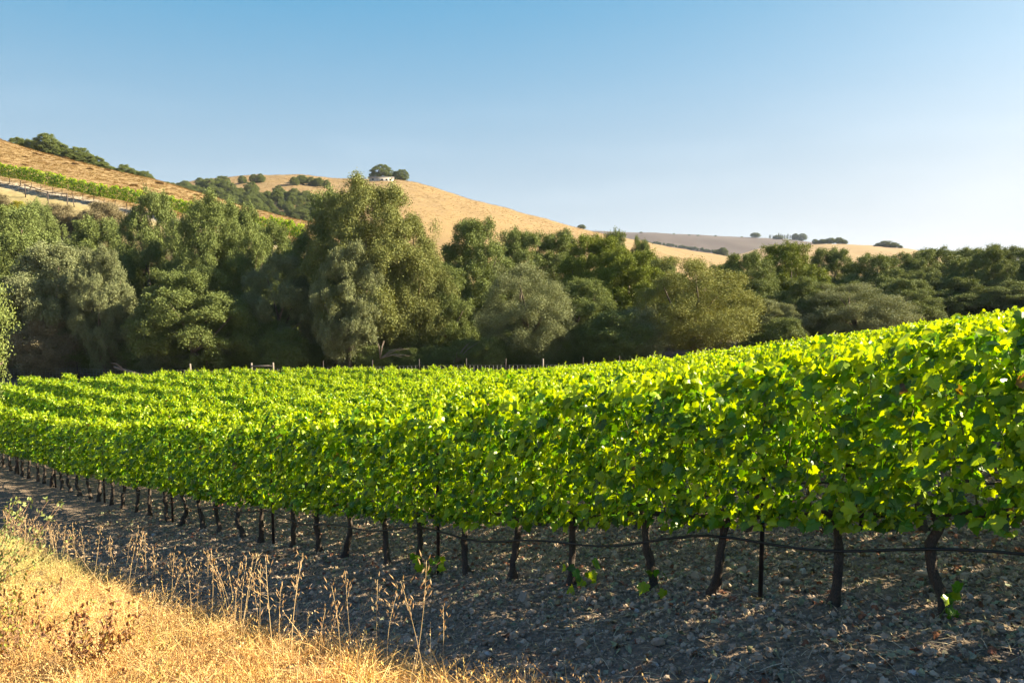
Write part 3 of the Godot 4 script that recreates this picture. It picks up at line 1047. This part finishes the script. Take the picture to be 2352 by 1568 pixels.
# ---------------------------------------------------------------- wire fence, log, dead branch
func fence() -> void:
	rng.seed = 31
	var line := [[-260, 61.0], [170, 60.0], [433, 57.5], [573, 56.5], [624, 56.2], [740, 56.0], [852, 56.0], [962, 56.0], [1070, 56.0], [1160, 55.5], [1247, 55.2], [1340, 55.0], [1425, 55.0], [1500, 55.0], [1620, 55.0], [1800, 55.0]]
	var feet := []
	for a in line:
		var x: float = (a[0] - 1176.0) / FOC * a[1]
		feet.append(Vector3(x, ground_y(x, a[1]), -a[1]))
	var t := thing("wire_fence", feet[0], "sagging wire mesh fence with thin posts between vineyard and trees", "fence")
	for k in feet.size():
		var l: Vector3 = feet[k] - feet[0]
		var wood: bool = k in [2, 3, 4, 10]
		var st := st_new()
		var r := 0.075 if wood else 0.028
		tube(st, [l + Vector3(0, -0.3, 0), l + Vector3(rng.randfn() * 0.03, 1.5 + (0.05 if wood else 0.1), rng.randfn() * 0.03)], [r, r * 0.93], 7)
		part("post", done(st), M.wood_post if wood else M.rust, t)
	var st2 := st_new()
	tube(st2, [feet[3] - feet[0] + Vector3(0, 1.3, 0), feet[4] - feet[0] + Vector3(0, 1.3, 0)], [0.06, 0.06], 7)
	part("brace_rail", done(st2), M.wood_post, t)
	for k in feet.size() - 1:
		var a: Vector3 = feet[k] - feet[0]
		var b: Vector3 = feet[k + 1] - feet[0]
		var sag := 0.12 if k < 3 else 0.03
		var st := st_new()
		for h in [0.1, 0.3, 0.5, 0.7, 0.9, 1.1]:
			var pts := []
			var rad := []
			for q in 9:
				var u := q / 8.0
				pts.append(a.lerp(b, u) + Vector3(0, h - sag * 4.0 * u * (1.0 - u), 0))
				rad.append(0.009)
			tube(st, pts, rad, 3)
		var n := int(a.distance_to(b) / 0.3)
		for q in range(1, n):
			var u := float(q) / n
			var p := a.lerp(b, u) - Vector3(0, sag * 4.0 * u * (1.0 - u), 0)
			tube(st, [p + Vector3(0, 0.1, 0), p + Vector3(0, 1.1, 0)], [0.008, 0.008], 3)
		part("wire_mesh", done(st), M.wire, t)
	# fallen log
	var p := at(300, 862, 58.0)
	p.y = ground_y(p.x, 58.0) + 0.2
	var o := thing("fallen_log", p, "bleached fallen log lying beside the fence under the trees", "log")
	var st := st_new()
	tube(st, [Vector3(-1.2, 1.15, 0.2), Vector3(0, 0.75, 0), Vector3(1.6, 0.15, 0.1)], [0.08, 0.10, 0.12], 9, Color.WHITE, 0.08)
	part("trunk", done(st), M.dead_wood, o)
	st = st_new()
	tube(st, [Vector3(-0.4, 0.75, 0), Vector3(-0.9, 1.4, 0.3), Vector3(-1.3, 1.5, 0.5)], [0.07, 0.05, 0.02], 6)
	part("branch", done(st), M.dead_wood, o)
	# dead branches hanging in the shade under the tallest oak
	for a in [[900, 790, 61.0, "bare bleached branch hanging in the shade beside the tallest oak"], [1075, 800, 62.0, "bare grey brush in the shade beneath the silvery grey tree"]]:
		var c := at(a[0], a[1], a[2])
		var d := thing("dead_branch", c, a[3], "branch")
		for j in 9:
			st = st_new()
			var e := Vector3(rng.randf_range(-1.4, 1.6), rng.randf_range(-1.2, 1.3), rng.randf_range(-0.4, 0.6))
			tube(st, [Vector3(-1.0, -1.2, 0), Vector3(-1.0, -1.2, 0).lerp(e, 0.5) + Vector3(0, 0.25, 0), e], [0.05, 0.035, 0.012], 5)
			part("twig", done(st), M.dead_wood, d)

# ---------------------------------------------------------------- ground cover
func blade_tuft(blades: int, h0: float, h1: float, spread: float, wide: float, lean: float, seeds: float) -> ArrayMesh:
	var so := Soup.new()
	for j in blades:
		var a := rng.randf() * TAU
		var r := sqrt(rng.randf()) * spread
		var p := Vector3(cos(a) * r, -0.02, sin(a) * r)
		var h := rng.randf_range(h0, h1)
		var dir := Vector3(rng.randfn() * lean, 1.0, rng.randfn() * lean).normalized()
		var side := dir.cross(rdir()).normalized() * wide * rng.randf_range(0.6, 1.2)
		var bend := Vector3(rng.randfn(), -0.5, rng.randfn()) * lean * h * 0.6
		var m := p + dir * h * 0.55 + bend * 0.25
		var t := p + dir * h + bend
		var col := vary(Color(1, 1, 1), 0.3)
		so.add(PackedVector3Array([p - side, p + side, m + side * 0.8, m - side * 0.8, t]), PackedInt32Array([0, 1, 2, 0, 2, 3, 3, 2, 4]), Transform3D(), col)
		if rng.randf() < seeds:
			for q in 5:
				var e := m.lerp(t, 0.5 + q * 0.1)
				var d := (dir + rdir() * 0.6).normalized() * 0.014
				var w := dir.cross(d).normalized() * 0.003
				so.add(PackedVector3Array([e, e + d * 0.5 + w, e + d, e + d * 0.5 - w]), PackedInt32Array([0, 1, 2, 0, 2, 3]), Transform3D(), col)
	return so.mesh()

func stalk_mesh(h: float) -> Array:
	# a wild oat: stem, and a loose panicle of drooping seeds
	var st := st_new()
	var pts := []
	var rad := []
	var bend := Vector3(rng.randfn() * 0.12, 0, rng.randfn() * 0.12) * h
	for k in 8:
		var t := k / 7.0
		pts.append(Vector3(0, t * h, 0) + bend * t * t)
		rad.append(lerpf(0.0019, 0.0009, t))
	tube(st, pts, rad, 4)
	var heads := Soup.new()
	for j in 16:
		var t := 0.62 + 0.38 * j / 15.0
		var p: Vector3 = Vector3(0, t * h, 0) + bend * t * t
		var d := Vector3(rng.randfn(), rng.randf_range(0.2, 1.0), rng.randfn()).normalized() * rng.randf_range(0.015, 0.05)
		var e := p + d
		var w := Vector3(0.0008, 0, 0.0008)
		heads.add(PackedVector3Array([p - w, p + w, e]), PackedInt32Array([0, 1, 2]), Transform3D(), Color(1, 1, 1))
		var g := Vector3(d.x * 0.3, -0.012 if rng.randf() < 0.5 else 0.016, d.z * 0.3)
		var s := Vector3(0.0042, 0, 0.0)
		var s2 := Vector3(0, 0, 0.0042)
		for q in [s, s2]:
			heads.add(PackedVector3Array([e, e + g + q, e + g * 2.2, e + g - q]), PackedInt32Array([0, 1, 2, 0, 2, 3]), Transform3D(), vary(Color(1, 1, 1), 0.2))
	return [done(st), heads.mesh()]

func rock_mesh(seed_: int, flat: float) -> ArrayMesh:
	var n := FastNoiseLite.new()
	n.seed = seed_
	n.frequency = 1.5
	var st := st_new()
	st.set_smooth_group(-1)
	var rings := 5
	var seg := 7
	var grid := []
	for a in rings + 1:
		var row := []
		for b in seg:
			var th := PI * a / rings
			var ph := TAU * b / seg
			var d := Vector3(sin(th) * cos(ph), cos(th), sin(th) * sin(ph))
			row.append(d * (1.0 + 0.95 * n.get_noise_3dv(d * 1.6)) * Vector3(1, flat, 0.85))
		grid.append(row)
	for a in rings:
		for b in seg:
			var b2 := (b + 1) % seg
			for p in [grid[a][b], grid[a + 1][b2], grid[a + 1][b], grid[a][b], grid[a][b2], grid[a + 1][b2]]:
				st.add_vertex(p)
	st.generate_normals()
	return st.commit()

func top_y(x: float, z: float) -> float:
	return ground_y(x, z) + soil_bump(x, z, sn(x, z).y)

func in_frame(p: Vector3, margin := 120.0) -> bool:
	var q := to_px(p)
	return q.x > -margin and q.x < 2352 + margin and q.y < 1568 + margin * 2.0

func edge_at(x: float, z: float) -> float:
	return -2.5 + 0.3 * noise.get_noise_2d(x * 9.0, z * 9.0)

func ground_cover() -> void:
	rng.seed = 200
	# clods
	for q in 2:
		var xfs := []
		var cols := []
		for j in 24000:
			var x := rng.randf_range(-8, 7)
			var z := 2.8 + 10.5 * pow(rng.randf(), 1.6)
			var w := sn(x, z)
			if w.y < edge_at(x, z) - 0.1 or w.y > 5.0:
				continue
			var p := Vector3(x, top_y(x, z), -z)
			if not in_frame(p):
				continue
			var r := 0.005 + 0.026 * pow(rng.randf(), 6.0) + 0.006 * rng.randf()
			xfs.append(Transform3D(random_basis().scaled(Vector3.ONE * r), p + Vector3(0, r * 0.35, 0)))
			var g := rng.randf_range(0.75, 1.3)
			cols.append(Color(0.33 * g, 0.252 * g, 0.178 * g) if rng.randf() < 0.985 else Color(0.38, 0.36, 0.33))
		var o := scatter("soil_clods" if q == 0 else "soil_crumbs", rock_mesh(3 + q, 0.75), M.clod, xfs, cols)
		tag(o, "grey brown crumbly clods strewn over the dirt strip" if q == 0 else "small earth crumbs strewn over the dirt strip", "soil", "", "stuff")
	var stone_n := 0
	while stone_n < 26:
		var x := rng.randf_range(-3, 4)
		var z := rng.randf_range(3.4, 8.0)
		var w := sn(x, z)
		if w.y < -2.6 or w.y > 1.5 or not in_frame(Vector3(x, ground_y(x, z), -z), -20.0):
			continue
		var r := rng.randf_range(0.03, 0.065)
		var t := thing("earth_clod", Vector3(x, top_y(x, z) + r * 0.3, -z), "fist sized lump of dry grey earth lying on the dirt strip", "clod", "larger earth clods on the dirt strip")
		part("lump", rock_mesh(50 + stone_n, 0.7), M.stone, t, Transform3D(random_basis().scaled(Vector3.ONE * r), Vector3.ZERO))
		stone_n += 1
	# leaf litter
	for q in 2:
		var so := Soup.new()
		var bent := PackedVector3Array()
		for v in leaf_v:
			bent.append(Vector3(v.x, v.y + 0.4, v.z * 2.0 + 0.25 * sin(v.x * 4.0 + q) + 0.2 * v.y * v.y + 0.1 * sin(v.y * 9.0)))
		so.add(bent, leaf_i, Transform3D(Basis(Vector3.RIGHT, -PI / 2), Vector3.ZERO), Color.WHITE)
		var xfs := []
		var cols := []
		for j in 30000:
			var x := rng.randf_range(-9, 8)
			var z := 3.0 + 14.0 * pow(rng.randf(), 1.5)
			var w := sn(x, z)
			if w.y < edge_at(x, z) or w.y > 7.0:
				continue
			var dense := 0.22 + 0.75 * smoothstep(-1.2, 0.4, w.y)
			dense *= 0.4 + 1.2 * (0.5 + 0.5 * noise.get_noise_2d(x * 40.0, z * 40.0))
			if rng.randf() > dense:
				continue
			var p := Vector3(x, top_y(x, z) + 0.012, -z)
			if not in_frame(p):
				continue
			var r := rng.randf_range(0.018, 0.062)
			xfs.append(Transform3D(Basis(Vector3(rng.randfn(), 0.2, rng.randfn()).normalized(), rng.randfn() * 0.45).rotated(Vector3.UP, rng.randf() * TAU).scaled(Vector3.ONE * r), p))
			var pick := rng.randf()
			cols.append(vary(Color(0.30, 0.24, 0.15) if pick < 0.5 else (Color(0.24, 0.25, 0.15) if pick < 0.85 else Color(0.26, 0.11, 0.06)), 0.35))
		var o := scatter("leaf_litter" if q == 0 else "dry_leaves", so.mesh(), M.litter, xfs, cols)
		tag(o, "curled tan and olive fallen leaves under the vines" if q == 0 else "withered vine leaves littering the dirt", "leaf litter", "", "stuff")
	# straw and twigs
	var st := Soup.new()
	st.add(PackedVector3Array([Vector3(-0.5, 0, -0.02), Vector3(-0.5, 0, 0.02), Vector3(0.0, 0.06, 0.02), Vector3(0.0, 0.06, -0.02), Vector3(0.5, 0, 0.01), Vector3(0.5, 0, -0.01)]), PackedInt32Array([0, 1, 2, 0, 2, 3, 3, 2, 4, 3, 4, 5]), Transform3D(), Color.WHITE)
	var xs := []
	var cs := []
	for j in 34000:
		var x := rng.randf_range(-9, 8)
		var z := 3.0 + 12.0 * pow(rng.randf(), 1.5)
		var w := sn(x, z)
		if w.y < edge_at(x, z) - 0.3 or w.y > 5.0:
			continue
		var p := Vector3(x, top_y(x, z) + 0.016, -z)
		if not in_frame(p):
			continue
		xs.append(Transform3D(Basis(Vector3.UP, rng.randf() * TAU).rotated(rdir(), rng.randfn() * 0.25).scaled(Vector3.ONE * rng.randf_range(0.03, 0.16)), p))
		cs.append(vary(Color(0.38, 0.31, 0.2) if rng.randf() < 0.65 else Color(0.14, 0.11, 0.09), 0.35))
	var straw := scatter("straw_litter", st.mesh(), M.litter, xs, cs)
	tag(straw, "broken straw and thin twigs lying over the dirt", "straw", "", "stuff")
	# dry grass on the bank
	rng.seed = 300
	var specs := [["dry_grass", 26, 0.08, 0.26, 0.11, 0.0020, 0.6, 0.3, 3000, Color(0.62, 0.40, 0.15)], ["matted_grass", 30, 0.08, 0.24, 0.13, 0.0022, 1.5, 0.1, 6800, Color(0.66, 0.45, 0.19)], ["pale_grass", 14, 0.14, 0.36, 0.09, 0.0018, 0.4, 0.6, 1000, Color(0.68, 0.50, 0.24)], ["green_grass", 20, 0.08, 0.24, 0.09, 0.0026, 0.5, 0.0, 700, Color(0.34, 0.38, 0.07)]]
	for sp in specs:
		var mesh := blade_tuft(sp[1], sp[2], sp[3], sp[4], sp[5], sp[6], sp[7])
		var xfs := []
		var cols := []
		for j in int(sp[8] * 2.2):
			var x := rng.randf_range(-13, 1.5)
			var z := 2.6 + 13.0 * pow(rng.randf(), 1.5)
			var w := sn(x, z)
			var e := edge_at(x, z)
			if w.y > e or w.y < -12.0:
				continue
			if w.y > e - 0.35 and rng.randf() > 0.4 + (e - w.y) * 1.7:
				continue
			var wet := smoothstep(6.0, 9.0, w.x) * smoothstep(-5.5, -3.5, w.y)
			if sp[0] == "green_grass" and rng.randf() > 0.25 + wet:
				continue
			var p := Vector3(x, top_y(x, z), -z)
			if not in_frame(p, 250.0):
				continue
			xfs.append(Transform3D(Basis(Vector3.UP, rng.randf() * TAU).scaled(Vector3.ONE * rng.randf_range(0.7, 1.35)), p))
			var c: Color = sp[9]
			c = c.lerp(Color(0.48, 0.46, 0.17), 0.7 * wet)
			if noise.get_noise_2d(x * 30.0, z * 30.0) > 0.25:
				c = c.lerp(Color(0.42, 0.24, 0.09), 0.55)
			cols.append(vary(c, 0.25))
		var o := scatter(sp[0], mesh, M.dry, xfs, cols)
		tag(o, {"dry_grass": "golden dry grass covering the bank", "matted_grass": "matted flattened straw on the bank", "pale_grass": "taller pale seeded grass on the bank", "green_grass": "yellowish green grass tufts among the straw"}[sp[0]], "grass", "", "stuff")
	# tall stalks along the edge of the bank
	M.stalk = plain(lin(0.56, 0.40, 0.19), 0.7)
	M.seed = leafy(Color(0.7, 0.6, 0.4), 0.7)
	M.seed.albedo_color = lin(0.60, 0.44, 0.24)
	var kinds := []
	for k in 8:
		kinds.append(stalk_mesh(rng.randf_range(0.38, 0.8)))
	var made := 0
	var clump := Vector2(0, 0)
	while made < 90:
		if made % 6 == 0:
			clump = Vector2(0.9 + 10.0 * pow(rng.randf(), 1.5), rng.randf_range(-3.1, -2.3))
		var w := clump + Vector2(rng.randfn() * 0.5, rng.randfn() * 0.2)
		var g := ROW_O + ROW_D * w.x + ROW_N * w.y
		var p := Vector3(g.x, top_y(g.x, g.y), -g.y)
		made += 1
		if not in_frame(p, 60.0) or to_px(p).y > 1640:
			continue
		var t := thing("grass_stalk", p, "tall dry seeding grass stalk at the edge of the bank", "grass stalk", "tall grass stalks along the bank", rng.randf() * TAU)
		var kk: Array = kinds[rng.randi() % 8]
		var xf := Transform3D(Basis().scaled(Vector3.ONE * rng.randf_range(0.75, 1.2)).rotated(rdir(), rng.randfn() * 0.2), Vector3.ZERO)
		part("stem", kk[0], M.stalk, t, xf)
		part("seed_head", kk[1], M.seed, t, xf).set_meta("kind", "stuff")
	# tufts and low brown shrublets on the hills
	rng.seed = 400
	var tuft := blade_tuft(30, 0.5, 1.1, 0.7, 0.03, 0.5, 0.0)
	for h in [["left", 11000, -60.0, 760.0, 1.9, 4.1, 0.6], ["middle", 9000, 380.0, 1400.0, 1.0, 3.05, 0.9]]:
		var xfs := []
		var cols := []
		for j in h[1]:
			var p := hill_point(hills[h[0]], rng.randf_range(h[2], h[3]), rng.randf_range(h[4], h[5]))
			var k: float = rng.randf_range(0.5, 1.2) * h[6]
			xfs.append(Transform3D(Basis(Vector3.UP, rng.randf() * TAU).scaled(Vector3(k, k * 0.28, k)), p))
			cols.append(vary(Color(0.24, 0.165, 0.063), 0.15))
		var o := scatter("hill_grass", tuft, M.dry, xfs, cols)
		tag(o, "dry golden grass covering the left hill" if h[0] == "left" else "dry golden grass covering the middle hill", "grass", "", "stuff")
	for j in 46:
		var px := rng.randf_range(0, 480)
		var p := hill_point(hills.left, px, rng.randf_range(2.3, 3.9))
		var w := rng.randf_range(0.4, 1.1)
		tree("bush", p - Vector3(0, 0.25, 0), w * 0.55, w * 1.5, "shrub41", M.dry_bush, "small dry brown shrub dotted over the golden hillside", "small shrubs on the golden hillside", "bush")

# ---------------------------------------------------------------- bushes at the corner of the bank
func twiggy_bush(called: String, where: Vector3, h: float, spread: float, stems: int, per: int, leaf: Array, size: Vector2, bark: Material, mat: Material, label: String, lean := Vector3.ZERO) -> void:
	var t := thing(called, where, label, "bush")
	for j in stems:
		var st := st_new()
		var a := rng.randf() * TAU
		var dir := (Vector3(cos(a) * spread, rng.randf_range(0.6, 1.1), sin(a) * spread) + lean).normalized()
		var p := Vector3(rng.randfn() * 0.03, -0.04, rng.randfn() * 0.03)
		var pts := [p]
		var rad := [0.006]
		var n := 9
		var leaves := []
		for q in n:
			p += dir * h / n * rng.randf_range(0.7, 1.2)
			dir = (dir + rdir() * 0.28 + Vector3(0, 0.05, 0)).normalized()
			pts.append(p)
			rad.append(lerpf(0.005, 0.0012, float(q) / n))
			if q > 1:
				for e in per:
					leaves.append(p + rdir() * size.y * 0.6)
		tube(st, pts, rad, 5)
		var stem := part("stem", done(st), bark, t)
		for l in leaves:
			part("leaf", leaf[rng.randi() % leaf.size()], mat, stem, Transform3D(random_basis().scaled(Vector3.ONE * rng.randf_range(size.x, size.y)), l))

func oval_leaf(cols: Array, jag: float) -> Array:
	var out := []
	for c in cols:
		var so := Soup.new()
		var v := PackedVector3Array([Vector3(0, 0, 0)])
		for k in 7:
			var t := (k + 0.5) / 7.0
			v.append(Vector3(0.30 * sin(t * PI) * (1.0 - jag * (k % 2)), t, 0.08 * sin(t * PI) - 0.2 * t * t))
		v.append(Vector3(0, 1.0, -0.2))
		for k in 7:
			var t := 1.0 - (k + 0.5) / 7.0
			v.append(Vector3(-0.30 * sin(t * PI) * (1.0 - jag * (k % 2)), t, 0.08 * sin(t * PI) - 0.2 * t * t))
		v.append(Vector3(0, 0.5, -0.06))
		var idx := PackedInt32Array()
		for k in 16:
			idx.append_array(PackedInt32Array([16, k, (k + 1) % 16]))
		so.add(v, idx, Transform3D(), c)
		out.append(so.mesh())
	return out

func corner_bushes() -> void:
	rng.seed = 500
	var brown := oval_leaf([Color(0.22, 0.09, 0.035), Color(0.30, 0.15, 0.05), Color(0.16, 0.08, 0.04), Color(0.32, 0.22, 0.05)], 0.35)
	var gold := oval_leaf([Color(0.36, 0.19, 0.06), Color(0.30, 0.26, 0.05), Color(0.22, 0.12, 0.05), Color(0.20, 0.26, 0.03)], 0.3)
	var oak := oval_leaf([Color(0.20, 0.25, 0.07), Color(0.26, 0.30, 0.09), Color(0.15, 0.20, 0.06)], 0.2)
	var twig := plain(lin(0.16, 0.09, 0.05), 0.9)
	var spots := [[225, 1650, 5.6, 0.60, 0.6, 18, 4, brown, Vector2(0.03, 0.05), "red brown jagged leaved bush poking up from the straw"],
		[40, 1640, 5.9, 0.7, 0.45, 18, 4, gold, Vector2(0.025, 0.045), "golden brown leafy bush at the corner of the bank"],
		[-10, 1560, 6.5, 0.85, 0.4, 16, 4, gold, Vector2(0.025, 0.045), "taller rusty leaved bush behind the golden brown bush"]]
	for a in spots:
		var p := at(a[0], a[1], a[2])
		p.y = top_y(p.x, a[2])
		twiggy_bush("dry_bush", p, a[3], a[4], a[5], a[6], a[7], a[8], twig, M.vine_dry, a[9])
	for a in [[-60, 1330, 8.2, 1.35, 0.5, 16, 5, "pale green oak sapling reaching over the far end of the bank"], [-110, 1300, 7.4, 1.6, 0.5, 14, 5, "leggy green sapling beside the oak sapling"]]:
		var p := at(a[0], a[1], a[2])
		p.y = top_y(p.x, a[2])
		twiggy_bush("oak_sapling", p, a[3], a[4], a[5], a[6], oak, Vector2(0.03, 0.05), twig, M.vine_dry, a[7], Vector3(0.35, 0, 0))
	# suckers at the feet of some vines
	for a in [[1.05, 6], [0.47, 5], [0.27, 2], [-0.3, 2]]:
		var p := from_sn(POST_STEP * a[0] - 0.1, -0.12)
		p.y -= 0.01
		var t := thing("vine_sucker", p, "low green vine shoot sprouting from the earth at a front row trunk", "shoot", "green suckers at the front row trunks")
		var st := st_new()
		tube(st, [Vector3(0, -0.03, 0), Vector3(0.05, 0.1, 0.02), Vector3(0.14, 0.17, 0.05)], [0.004, 0.003, 0.002], 4)
		part("stem", done(st), plain(lin(0.14, 0.18, 0.04), 0.7), t)
		for j in a[1] * 3:
			part("leaf", M.leaf_meshes[rng.randi() % 10], M.vine_leaf, t, leaf_place(rng.randf_range(-0.12, 0.22), rng.randf_range(0.05, 0.28), rng.randf_range(-0.12, 0.14), 1.0, rng.randf_range(0.07, 0.12)))

func _ready() -> void:
	rng.seed = 1
	noise.seed = 7
	noise.frequency = 0.02
	noise.fractal_octaves = 4
	fine.seed = 8
	fine.frequency = 0.11
	fine.fractal_octaves = 3
	setup()
	make_materials()
	make_leaf_shape()
	ground_sheet()
	make_hills()
	M.fine_oak = tinted(0.18, 0.20, 0.065)
	M.oak_near = tinted(0.18, 0.22, 0.065)
	M.dry_bush = tinted(0.22, 0.14, 0.06)
	M.vine_dry = leafy(Color(0.8, 0.7, 0.4), 0.6)
	var t0 := Time.get_ticks_msec()
	trees()
	print("trees ", Time.get_ticks_msec() - t0)
	vineyard()
	hillside_vines()
	print("vines ", Time.get_ticks_msec() - t0)
	hill_house()
	fence()
	ground_cover()
	corner_bushes()
	print("all ", Time.get_ticks_msec() - t0)
